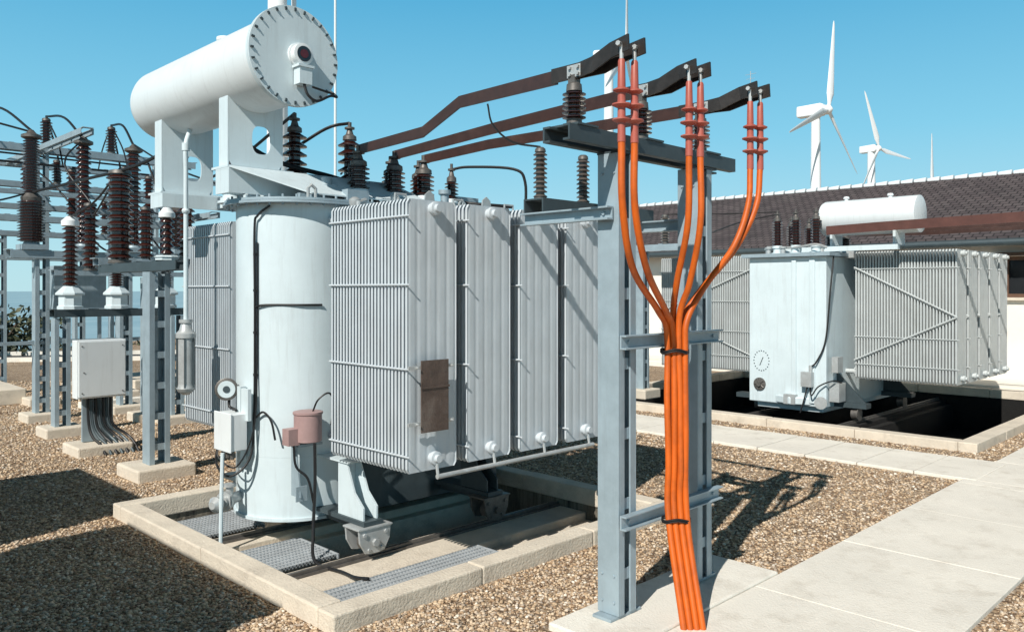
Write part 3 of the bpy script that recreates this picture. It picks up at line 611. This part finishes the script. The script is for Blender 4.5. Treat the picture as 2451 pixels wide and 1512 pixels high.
g=G(); g.lathe((3.50,5.84,.78),(0,0,1),[(0,.105),(.005,.112),(.215,.112),(.225,.12),(.24,.12),(.245,.10)],26); g.cb((3.36,5.86,.83),(.10,.10,.13)); pk=g.out('oil_pump_motor',PINK,tr,label='faded pink cylindrical motor housing')
g=G(); g.tube(cr([(3.52,5.80,1.02),(3.54,5.75,1.12),(3.62,5.72,1.17),(3.68,5.74,1.08),(3.68,5.78,.9)],6),.008,6).cut(); g.tube(cr([(3.36,5.82,.77),(3.37,5.80,.6),(3.44,5.74,.5),(3.47,5.70,.3)],6),.010,6).cut()
g.tube(cr([(3.49,5.72,.78),(3.48,5.70,.45),(3.44,5.66,.1),(3.36,5.5,-.08),(3.38,5.15,-.085),(3.35,4.95,-.065),(3.36,4.8,-.04)],8),.013,8); g.out('motor_cable',RUB,pk)
g=G(); g.cb((3.52,5.92,.75),(.22,.18,.02)); g.prism([(3.43,5.84,.33),(3.43,5.98,.33),(3.43,5.98,.74),(3.43,5.91,.74)],(.012,0,0)); g.box(3.40,3.50,5.85,5.86,.30,.42); g.out('motor_bracket',STEEL,pk)
g=G(); g.cyl((3.30,6.55,.26),(3.05,6.42,.26),.045,14); g.lathe((3.10,6.45,.26),(-.9,-.45,0),[(0,.08),(.03,.08)],16); g.lathe((3.02,6.41,.26),(-.9,-.45,0),[(0,.05),(.05,.065),(.09,.03)],14); g.lathe((3.14,6.47,.30),(0,0,1),[(0,.03),(.06,.03),(.07,.055),(.09,.055)],14); g.out('drain_valve',METL,tr)
g=G(); g.tube([(3.02,6.35,.68),(3.0,6.33,.3),(2.98,6.3,-.1)],.016,8); g.out('drain_tube',PAINT,tr)
# ------------------------------------------------------------------ transformer 2
t2=empty('power_transformer',(14.5,6.4,-.02),'pale grey oil transformer with deep braced radiators','transformer','oil filled power transformers')
g=G(); X0,X1,Y0,Y1=12.9,16.2,5.72,7.08
poly=[(X0,Y0,.1),(X1,Y0,.1),(X1,Y1,.1),(X0,Y1,.1)]
g.prism(poly,(0,0,2.46)); g.box(X0+.1,X1-.1,Y0+.1,Y1-.1,-.0,.099)
g.box(X0-.035,X0-.001,6.22,6.30,.15,2.5); g.box(X0-.03,X0-.001,5.9,6.0,.15,2.5); g.prism([(X0-.001,5.95,.12),(X0-.001,6.6,.12),(X0-.12,6.3,.12)],(0,0,.12))
g.out('tank',PAINT,t2,bevel=.02)
G().box(X0-.1,X1+.1,Y0-.1,Y1+.1,2.561,2.62).out('tank_cover',STEEL,t2)
Q=radiator(t2,13.46,13.92,3.94,5.49,.56,2.63,34,Y0+.02,RAD2,[.8,1.25,2.35],True)
for i in range(1,5): clone(Q,(.57*i,0,0),t2)
Q=radiator(t2,13.46,13.92,9.3,7.35,.53,2.63,42,Y1-.02,RAD2,[.8,1.25,1.8,2.35],True)
for i in range(1,5): clone(Q,(.57*i,0,0),t2)
cb2=G().lathe((13.4,4.42,3.19),(0,1,0),[(0,.02),(.01,.22),(.03,.29),(1.50,.29),(1.54,.27),(1.57,.16),(1.58,.02)],36).out('conservator_tank',WHITE,t2)
g=G(); g.box(13.2,13.6,5.75,5.79,2.621,2.99).box(13.2,13.6,4.75,4.79,2.72,2.99).box(13.15,13.25,4.7,6.6,2.64,2.72); g.out('saddle_support',PAINT,cb2)
for y in (4.9,5.6): G().lathe((13.4,y,3.46),(0,0,1),[(0,.03),(.04,.03),(.05,.05),(.08,.04)],10).out('filler_cap',WHITE,cb2)
for y in(6.65,6.32,5.97): bushing(t2,13.08,y,2.621,.64,.05,.09,9)
for x in(13.8,14.5): bushing(t2,x,6.75,2.621,.6,.05,.09,9)
for x in(13.6,14.2): bushing(t2,x,5.95,2.621,.35,.06,.095,4)
g=G()
for i in range(9): g.lathe((X0+.02+random.uniform(0,.5),5.75+i*.15,2.621),(0,0,1),[(0,.04),(.08,.04),(.09,.06),(.12,.06)],10).cut()
g.tube(cr([(X0+.1,5.75,2.7),(X0-.02,5.9,2.75),(X0+.1,6.3,2.72),(X0+.3,6.9,2.75)]),.02,6).cut()
for i in range(6): g.cb((13.6+.45*i,5.60,2.60),(.12,.12,.12)).cut()
g.out('cover_fitting',METL,t2)
g=G(); x=X0-.005
for i in range(20):
    t=2*math.pi*i/20; g.cb((x,6.85+.14*math.cos(t),.80+.17*math.sin(t)),(.006,.016,.016))
g.tube([(x,6.88,.72),(x,6.82,.86)],.006,5); g.out('dial_marking',STEELD,t2)
g=G(); g.lathe((X0-.001,6.88,.40),(-1,0,0),[(0,.11),(.02,.11),(.03,.04),(.06,.04)],20); 
for i in range(5):
    t=2*math.pi*i/5; g.cyl((X0-.03,6.88,.40),(X0-.03,6.88+.1*math.cos(t),.40+.1*math.sin(t)),.012,6)
g.out('valve_handwheel',METD,t2)
g=G(); g.cb((X0-.07,6.0,.55),(.12,.18,.24)); g.cyl((X0-.07,5.95,.67),(X0-.07,5.95,.78),.03,8).cut(); g.cb((X0+.2,5.62,.35),(.25,.16,.3)).cut(); g.lathe((X0-.1,5.75,.2),(-1,-.3,0),[(0,.06),(.08,.06),(.09,.1),(.12,.1)],14).cut(); g.cb((X0+.15,5.6,.8),(.2,.1,.25)).cut(); g.cb((X0-.06,6.3,.2),(.1,.2,.16)); g.out('terminal_box',METL,t2)
g=G(); g.tube(cr([(X0+.1,5.64,2.56),(X0+.02,5.66,2.0),(X0-.02,5.72,1.2),(X0-.06,5.85,.85),(X0-.07,5.95,.75)]),.014,6).cut(); g.tube(cr([(X0-.07,6.0,.44),(X0-.1,6.05,.2),(X0-.12,6.1,0)]),.012,6).cut(); g.tube(cr([(X0+.2,5.55,.5),(X0+.0,5.6,.55),(X0-.1,5.8,.45),(X0-.14,5.9,.3),(X0-.02,5.98,.42)]),.012,6)
g.out('cable_conduit',RUB,t2)
for x in(13.3,15.3):
    for y in(5.4,7.1): G().lathe((x,y-.06,.0),(0,1,0),[(0,.11),(.015,.11),(.017,.085),(.12,.085)],20).out('wheel',METD,t2)
    G().box(x-.1,x+.1,5.2,7.5,.10,.18).prism([(x,5.25,.181),(x,5.75,.181),(x,5.75,.7)],(.03,0,0)).out('underframe',STEELD,t2)
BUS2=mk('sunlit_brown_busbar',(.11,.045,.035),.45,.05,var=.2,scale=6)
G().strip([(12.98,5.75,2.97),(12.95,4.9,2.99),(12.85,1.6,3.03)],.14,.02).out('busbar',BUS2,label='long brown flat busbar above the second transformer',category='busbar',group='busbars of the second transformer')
for i in(1,2): G().strip([(13.8+.5*(i-1),5.95,3.0),(14.1+.9*(i-1),4.9,3.0),(14.3+.9*(i-1),2.0,3.05)],.09,.015).out('busbar',BUS,label='dark brown flat busbar above the second transformer',category='busbar',group='busbars of the second transformer')
pr=empty('steel_post',(12.85,2.6,0),'grey steel post holding the second busbar','steel post','lattice posts in the switchyard')
insulator('post_insulator',12.89,2.55,2.66,.30,.06,.10,4,'grey ribbed insulator under the second busbar','insulator','busbar post insulators',mat=PORCG)
channel_col(G(),12.80,12.98,2.46,2.64,.03,2.655).out('column',STEEL,pr)
# ------------------------------------------------------------------ left switchyard
def post(x,y,h,w=.2,z0=.13,foot=.5,label='grey steel lattice post on a concrete footing'):
    r=empty('steel_post',(x,y,0),label,'steel post','lattice posts in the switchyard')
    channel_col(G(),x-w/2,x+w/2,y-w*.45,y+w*.45,z0,h,th=.01,fl=.055,step=.33,off=.15).out('column',STEEL,r)
    G().box(x-foot/2,x+foot/2,y-foot/2,y+foot/2,-.05,z0-.001).out('footing',CONC,r,bevel=.02)
    return r
for a in[(3.74,14.0,2.48),(4.97,14.0,2.48),(6.1,14.0,2.48),(3.56,12.4,1.62),(5.13,12.35,1.62),(4.28,16,4.4),(6.33,16,4.4),(12.8,9.27,2.75),(5.5,18,4.4),(7.3,18,4.4),(5.65,16,3.9),(4.95,12.9,2.2)]: post(*a)
post(3.53,9.0,2.2,w=.22,foot=.62); post(5.2,9.9,2.2,w=.2)
def beam(p0,p1,hh,ww,grp='beams of the switchyard frames',mat=STEEL):
    g=G(); a=Vector(p0); b=Vector(p1); t=(b-a).normalized(); s_=Vector((t.y,-t.x,0))*ww/2
    for sg in(-1,1):
        g.strip([a+s_*sg,b+s_*sg],hh,.01); 
        for e in(-1,1): g.strip([a+s_*sg*.82+Vector((0,0,e*(hh/2-.005))),b+s_*sg*.82+Vector((0,0,e*(hh/2-.005)))],.009,ww*.17)
    n=int((b-a).length/.5)
    for i in range(n+1):
        p=a+(b-a)*(i/max(n,1)); g.cb(p+Vector((0,0,hh/2+.006)),(.08 if abs(t.x)>.5 else ww*.9,ww*.9 if abs(t.x)>.5 else .08,.01))
    g.out('steel_beam',mat,label='grey steel channel beam spanning between lattice posts',category='beam',group=grp)
beam((3.3,14,2.55),(6.4,14,2.55),.12,.26); beam((3.45,12.4,1.68),(5.6,12.4,1.68),.10,.22,mat=STEELD)
beam((3.53,8.25,2.26),(3.53,10.5,2.26),.10,.2,mat=STEELD); beam((3.4,10.5,2.34),(5.6,10.5,2.34),.08,.2)
beam((2.2,16,4.47),(7.0,16,4.47),.12,.22); beam((2.6,16.6,3.9),(7.0,16.6,3.9),.1,.2); beam((2.6,15.4,3.2),(6.6,15.4,3.2),.1,.2); beam((3.0,18,3.1),(8.5,18,3.1),.1,.2)
beam((3.0,18,4.45),(8.5,18,4.45),.1,.2); beam((2.6,15.0,3.6),(6.6,15.0,3.6),.07,.15); beam((2.8,14.7,2.9),(6.5,14.7,2.9),.07,.15)
beam((2.6,16,3.45),(6.6,16,3.45),.09,.18); beam((2.6,17,2.6),(7.6,17,2.6),.09,.18); beam((3.6,12.9,2.25),(5.6,12.9,2.25),.07,.16)
beam((4.28,13.6,4.47),(4.28,18.2,4.47),.09,.18); beam((6.33,13.6,3.3),(6.33,18.2,3.3),.09,.18); beam((12.8,8.3,2.8),(12.8,9.8,2.8),.12,.2); beam((2.5,14,1.2),(6.4,14,1.2),.05,.1)
for a in[(4.1,18,3.05),(6.2,18,4.4),(8.2,18,3.05)]: post(*a)
def ct(x,y,z0,fat,h,label):
    r=empty('instrument_transformer',(x,y,z0),label,'instrument transformer','brown instrument transformers')
    G().cb((x,y,z0+.04),(.34,.34,.08)).lathe((x,y,z0+.081),(0,0,1),[(0,.12),(.04,.10)],18).out('metal_base',STEEL,r)
    z=.125
    if fat:
        G().lathe((x,y,z0),(0,0,1),sheds(z,z+.62,.15,.195,14),26).out('lower_porcelain',PORC,r,sharp=50); z+=.62
        G().lathe((x,y,z0),(0,0,1),[(z+.001,.14),(z+.05,.15),(z+.12,.09)],20).out('collar',METD,r); z+=.121
    G().lathe((x,y,z0),(0,0,1),sheds(z,h-.1,.075,.115,20),22).out('porcelain_body',PORC,r,sharp=50)
    G().lathe((x,y,z0),(0,0,1),[(h-.099,.08),(h-.07,.14),(h-.03,.14),(h,.07),(h+.05,.03)],18).out('metal_cap',METD,r)
ct(3.61,14,2.62,True,1.78,'tall brown ribbed voltage transformer with wide lower bell')
ct(4.35,14,2.62,False,1.78,'tall slim brown ribbed insulator column on steel beam')
ct(5.12,14,2.62,False,1.75,'tall slim brown ribbed insulator column on steel beam')
ct(5.9,14,2.62,True,1.75,'tall brown ribbed voltage transformer with wide lower bell')
def head(x,y,z0,h,label,base=.32,s=1.):
    r=empty('cable_sealing_end',(x,y,z0),label,'insulator','capped brown insulators in the switchyard')
    G().lathe((x,y,z0),(0,0,1),[(0,.17*s),(.04,.17*s),(.05,.15*s),(base*.6,.15*s),(base*.62,.19*s),(base*.7,.19*s),(base,.09*s)],8,False).out('metal_base',PAINT,r)
    G().lathe((x,y,z0),(0,0,1),sheds(base+.001,h-.1*s,.06*s,.105*s,int(13*h) if h<1 else 13),22).out('porcelain_body',PORC,r,sharp=50)
    G().lathe((x,y,z0),(0,0,1),[(h-.099*s,.10*s),(h-.09*s,.115*s),(h-.02,.115*s),(h,.09*s),(h+.04,.05*s)],18).out('metal_cap',WHITE,r)
head(3.68,12.4,1.74,1.25,'brown ribbed insulator with white cap on grey base')
head(4.3,12.4,1.74,.75,'brown ribbed insulator with white cap on grey base'); head(5.0,12.4,1.74,.75,'brown ribbed insulator with white cap on grey base')
head(3.53,8.72,2.32,.52,'short brown ribbed insulator with rounded white cap',base=.05,s=.72)
insulator('post_insulator',3.53,10.08,2.32,1.10,.10,.15,13,'stout dark brown ribbed insulator on the lattice frame','insulator','switchyard insulators')
insulator('post_insulator',4.5,10.5,2.39,.95,.07,.11,12,'stout dark brown ribbed insulator on the lattice frame','insulator','switchyard insulators')
for x,y in((3.3,16),(4.36,16),(5.45,16),(6.5,16)): insulator('post_insulator',x,y,4.54,.5,.055,.10,8,'dark ribbed post insulator on the high beam','insulator','switchyard insulators')
for x in(3.1,3.9,4.6,5.3,5.9): insulator('post_insulator',x,15.4,3.26,.85,.055,.095,10,'dark ribbed post insulator on the high beam','insulator','switchyard insulators')
for x in(3.9,4.9,6.0,7.0): insulator('post_insulator',x,18,3.16,.7,.055,.095,9,'dark ribbed post insulator on the high beam','insulator','switchyard insulators')
for x in(3.5,4.7,5.9): insulator('post_insulator',x,16.6,3.96,.45,.05,.09,7,'dark ribbed post insulator on the high beam','insulator','switchyard insulators')
for x in(4.1,4.9): insulator('post_insulator',x,12.9,2.29,1.0,.07,.12,11,'dark ribbed post insulator on the lattice frame','insulator','switchyard insulators')
insulator('surge_arrester',12.8,8.75,2.87,.55,.05,.085,9,'slim grey ribbed surge arrester on a steel post','surge arrester','surge arresters on the frame',mat=PORCG)
def cond(pts,r=.018,lab='black rigid conductor linking insulators in the switchyard'):
    G().tube(cr(pts,6) if len(pts)>2 else pts,r,7).out('conductor',RUB,label=lab,category='conductor',group='conductors in the switchyard')
cond([(3.61,14,3.5),(3.55,11.5,3.44),(3.5,9.2,3.42),(3.36,6.86,3.63)],.02)
cond([(4.35,14,4.4),(4.36,15,4.9),(4.36,16,5.07)],.02); cond([(5.12,14,4.4),(5.3,15,4.9),(5.45,16,5.07)],.02)
cond([(3.61,14,4.44),(3.5,15.2,4.95),(3.3,16,5.07)],.02)
for x in(3.3,4.36,5.45): cond([(x,16,5.08),(x+.35,16.6,4.5),(x+.4,16.6,4.0)],.018); cond([(x,16,5.07),(x+.5,18,4.9),(x+.9,19.5,4.6)],.014); cond([(x,16,5.06),(x+.1,15.7,4.6),(x+.1,15.4,4.12)],.014)
cond([(3.1,15.4,4.13),(4.5,15.4,4.13)],.02); cond([(4.6,15.4,4.13),(5.9,15.4,4.13)],.02); cond([(2.6,18,3.9),(7.2,18,3.88)],.02)
cond([(3.2,16.6,4.45),(6.0,16.6,4.43)],.018); cond([(3.9,15.4,4.12),(4.1,14.6,3.7),(4.35,14,3.1),(4.3,13.2,2.7),(4.3,12.4,2.5)],.014); cond([(5.3,15.4,4.1),(5.1,13.8,3.2),(5.0,12.4,2.52)],.014)
cond([(2.8,14.2,4.6),(3.61,14,4.42)],.016); cond([(2.5,13.6,3.4),(3.0,13.8,3.3),(3.61,14,3.5)],.014)
cond([(4.1,12.9,3.3),(3.9,13.4,3.9),(4.35,14,4.42)],.014); cond([(4.9,12.9,3.3),(4.7,11.8,3.1),(4.5,10.5,3.36)],.014); cond([(4.1,12.9,3.3),(3.7,11.5,3.0),(3.53,10.08,3.43)],.012)
cond([(4.5,10.5,3.35),(4.2,8.8,3.35),(3.97,6.86,3.66)],.016); cond([(3.68,12.4,3.02),(3.62,11.2,3.15),(3.53,10.08,3.44)],.014)
cond([(4.58,6.86,3.66),(4.4,7.0,3.6),(4.3,7.6,3.42),(5.0,10.5,3.4)],.016)
cond([(3.53,8.72,2.86),(3.5,8.9,3.1),(3.52,9.2,3.4)],.012); cond([(5.0,12.4,2.55),(4.8,11.4,3.0),(4.5,10.5,3.36)],.012)
cond([(5.0,10.5,3.4),(5.1,12.5,3.9),(5.12,14,4.42)],.014)
cond([(14.5,9,3.1),(13.1,7.4,3.2),(13.08,6.65,3.3)],.01,'thin black conductor to the second transformer')
cond([(12.8,8.75,3.42),(12.9,7.6,3.36),(13.08,6.65,3.34)],.01,'thin black conductor to the second transformer')
cp_=empty('equipment_cabinet',(5.3,17.4,0),'pale grey equipment cabinet raised on steel legs','cabinet')
G().cb((5.3,17.4,2.0),(.95,.35,.95)).out('cabinet_body',STEEL,cp_,bevel=.01)
for x in(4.9,5.7): G().cb((x,17.4,.76),(.06,.06,1.52)).out('leg',STEEL,cp_)
cbx=empty('electrical_cabinet',(3.52,10.77,0),'white wall box on cable ducts above concrete footing','electrical cabinet')
g=G().box(3.25,3.82,10.70,10.88,.68,1.39); g.out('cabinet_body',WHITE,cbx,bevel=.006)
g=G().box(3.265,3.805,10.675,10.699,.70,1.375); dr=g.out('door',WHITE,cbx,bevel=.005)
for z,x in((1.32,3.3),(1.32,3.77),(.75,3.3),(.75,3.77),(1.0,3.32)): G().cyl((x,10.6749,z),(x,10.668,z),.008,6).out('door_screw',METD,dr)
random.seed(3)
for i in range(7):
    x=3.40+.045*i; G().tube(cr([(x,10.80+.02*(i%2),.69),(x+.01,10.78,.35),(x+.03+.02*i,10.70,.2),(x+.08+.02*i,10.60,.12),(x+.10+.02*i,10.45,.0)],5),.017,7).out('cable_duct',STEELD if i%2 else RUB,cbx)
G().box(3.36,3.72,10.86,10.9,.13,.72).out('stand',STEEL,cbx); G().box(3.2,3.84,10.5,11.1,-.05,.12).out('footing',CONC,cbx,bevel=.02)
G().box(2.9,4.1,16.2,18.2,.0,.28).out('trench_cover',CONC,label='low concrete trench cover lying on gravel',category='trench cover',bevel=.02)
G().box(6.2,8.0,16.9,18.6,.0,.2).out('trench_cover',CONC,label='low concrete trench cover lying on gravel',category='trench cover',bevel=.02)
G().box(4.6,9.5,14.9,15.1,-.02,.10).out('edging_kerb',SLAB,label='low pale concrete edging strip in the gravel',category='kerb',bevel=.01)
for (x0,x1,y0,y1,h) in((-1.0,-.30,3.75,6.3,2.6),(-.6,.12,6.84,8.95,2.6)):  # unseen shallow blocks added beside the view to cast the foreground shadows
    r=empty('shadow_block',((x0+x1)/2,(y0+y1)/2,0),'unseen concrete block with flat roof added to cast yard shadow','shadow block','unseen shadow blocks beside the yard')
    G().box(x0,x1,y0,y1,-.02,h-.12).out('wall',CONCD,r); G().box(x0-.03,x1+.03,y0-.03,y1+.03,h-.119,h).out('roof',CONC,r)
    dd=G().box(x1+.001,x1+.04,y0+.5,y0+1.4,.1,2.1).out('door',STEEL,r); G().cyl((x1+.041,y0+.6,1.1),(x1+.1,y0+.6,1.1),.015,8).out('handle',METD,dd)
# ------------------------------------------------------------------ loose gravel
ico=[];t=(1+5**.5)/2
for a,b in((-1,t),(1,t),(-1,-t),(1,-t)): ico.append((a,b,0))
for a,b in((-1,t),(1,t),(-1,-t),(1,-t)): ico.append((0,a,b))
for a,b in((t,-1),(t,1),(-t,-1),(-t,1)): ico.append((a,0,b))
icf=np.array([(0,11,5),(0,5,1),(0,1,7),(0,7,10),(0,10,11),(1,5,9),(5,11,4),(11,10,2),(10,7,6),(7,1,8),(3,9,4),(3,4,2),(3,2,6),(3,6,8),(3,8,9),(4,9,5),(2,4,11),(6,2,10),(8,6,7),(9,8,1)])
ico=np.array(ico)/math.sqrt(1+t*t)
M=300000
D=3.9+ (18-3.9)*np.random.rand(M)**1.75; T=np.random.uniform(-.66,.66,M)
X=D*(1+T)/math.sqrt(2); Y=D*(1-T)/math.sqrt(2)
ok=np.ones(M,bool)
for a,b,c,e in[P1,P2,(9.38,10.57,-10,20),(-10,40,1.46,2.72),(3.53,5.35,2.6,3.27),(3.2,3.84,10.5,11.1),(3.2,3.86,8.68,9.32),(3.3,3.82,12.1,12.7),(17.8,30,-10,20)]:
    ok&=~((X>a-.01)&(X<b+.01)&(Y>c-.01)&(Y<e+.01))
X=X[ok][:105000];Y=Y[ok][:105000];D=D[ok][:105000]; n=len(X)
S=(.0045+.0105*np.random.rand(n)**2)*(1+.05*(D-4)); sc3=np.stack([S*np.random.uniform(.8,1.35,n),S*np.random.uniform(.7,1.1,n),S*np.random.uniform(.45,.8,n)],1)
V=ico[None]*sc3[:,None,:]*np.random.uniform(.82,1.15,(n,12,1)); an=np.random.rand(n)*6.283; c_=np.cos(an)[:,None]; s_=np.sin(an)[:,None]
V2=V.copy(); V2[:,:,0]=V[:,:,0]*c_-V[:,:,1]*s_+X[:,None]; V2[:,:,1]=V[:,:,0]*s_+V[:,:,1]*c_+Y[:,None]; V2[:,:,2]+=(S*.35)[:,None]
F=(icf[None]+(np.arange(n)*12)[:,None,None]).reshape(-1)
me=bpy.data.meshes.new('gravel'); me.vertices.add(n*12); me.vertices.foreach_set('co',V2.reshape(-1)); nf=n*20
me.loops.add(nf*3); me.loops.foreach_set('vertex_index',F.astype(np.int32)); me.polygons.add(nf); me.polygons.foreach_set('loop_start',np.arange(0,nf*3,3,dtype=np.int32)); me.polygons.foreach_set('loop_total',np.full(nf,3,dtype=np.int32)); me.update(calc_edges=True); me.validate()
me.materials.append(PEB); o=bpy.data.objects.new('loose_gravel',me); COL.objects.link(o); o['kind']='stuff'; o['label']='loose tan gravel stones covering the yard'; o['category']='gravel'
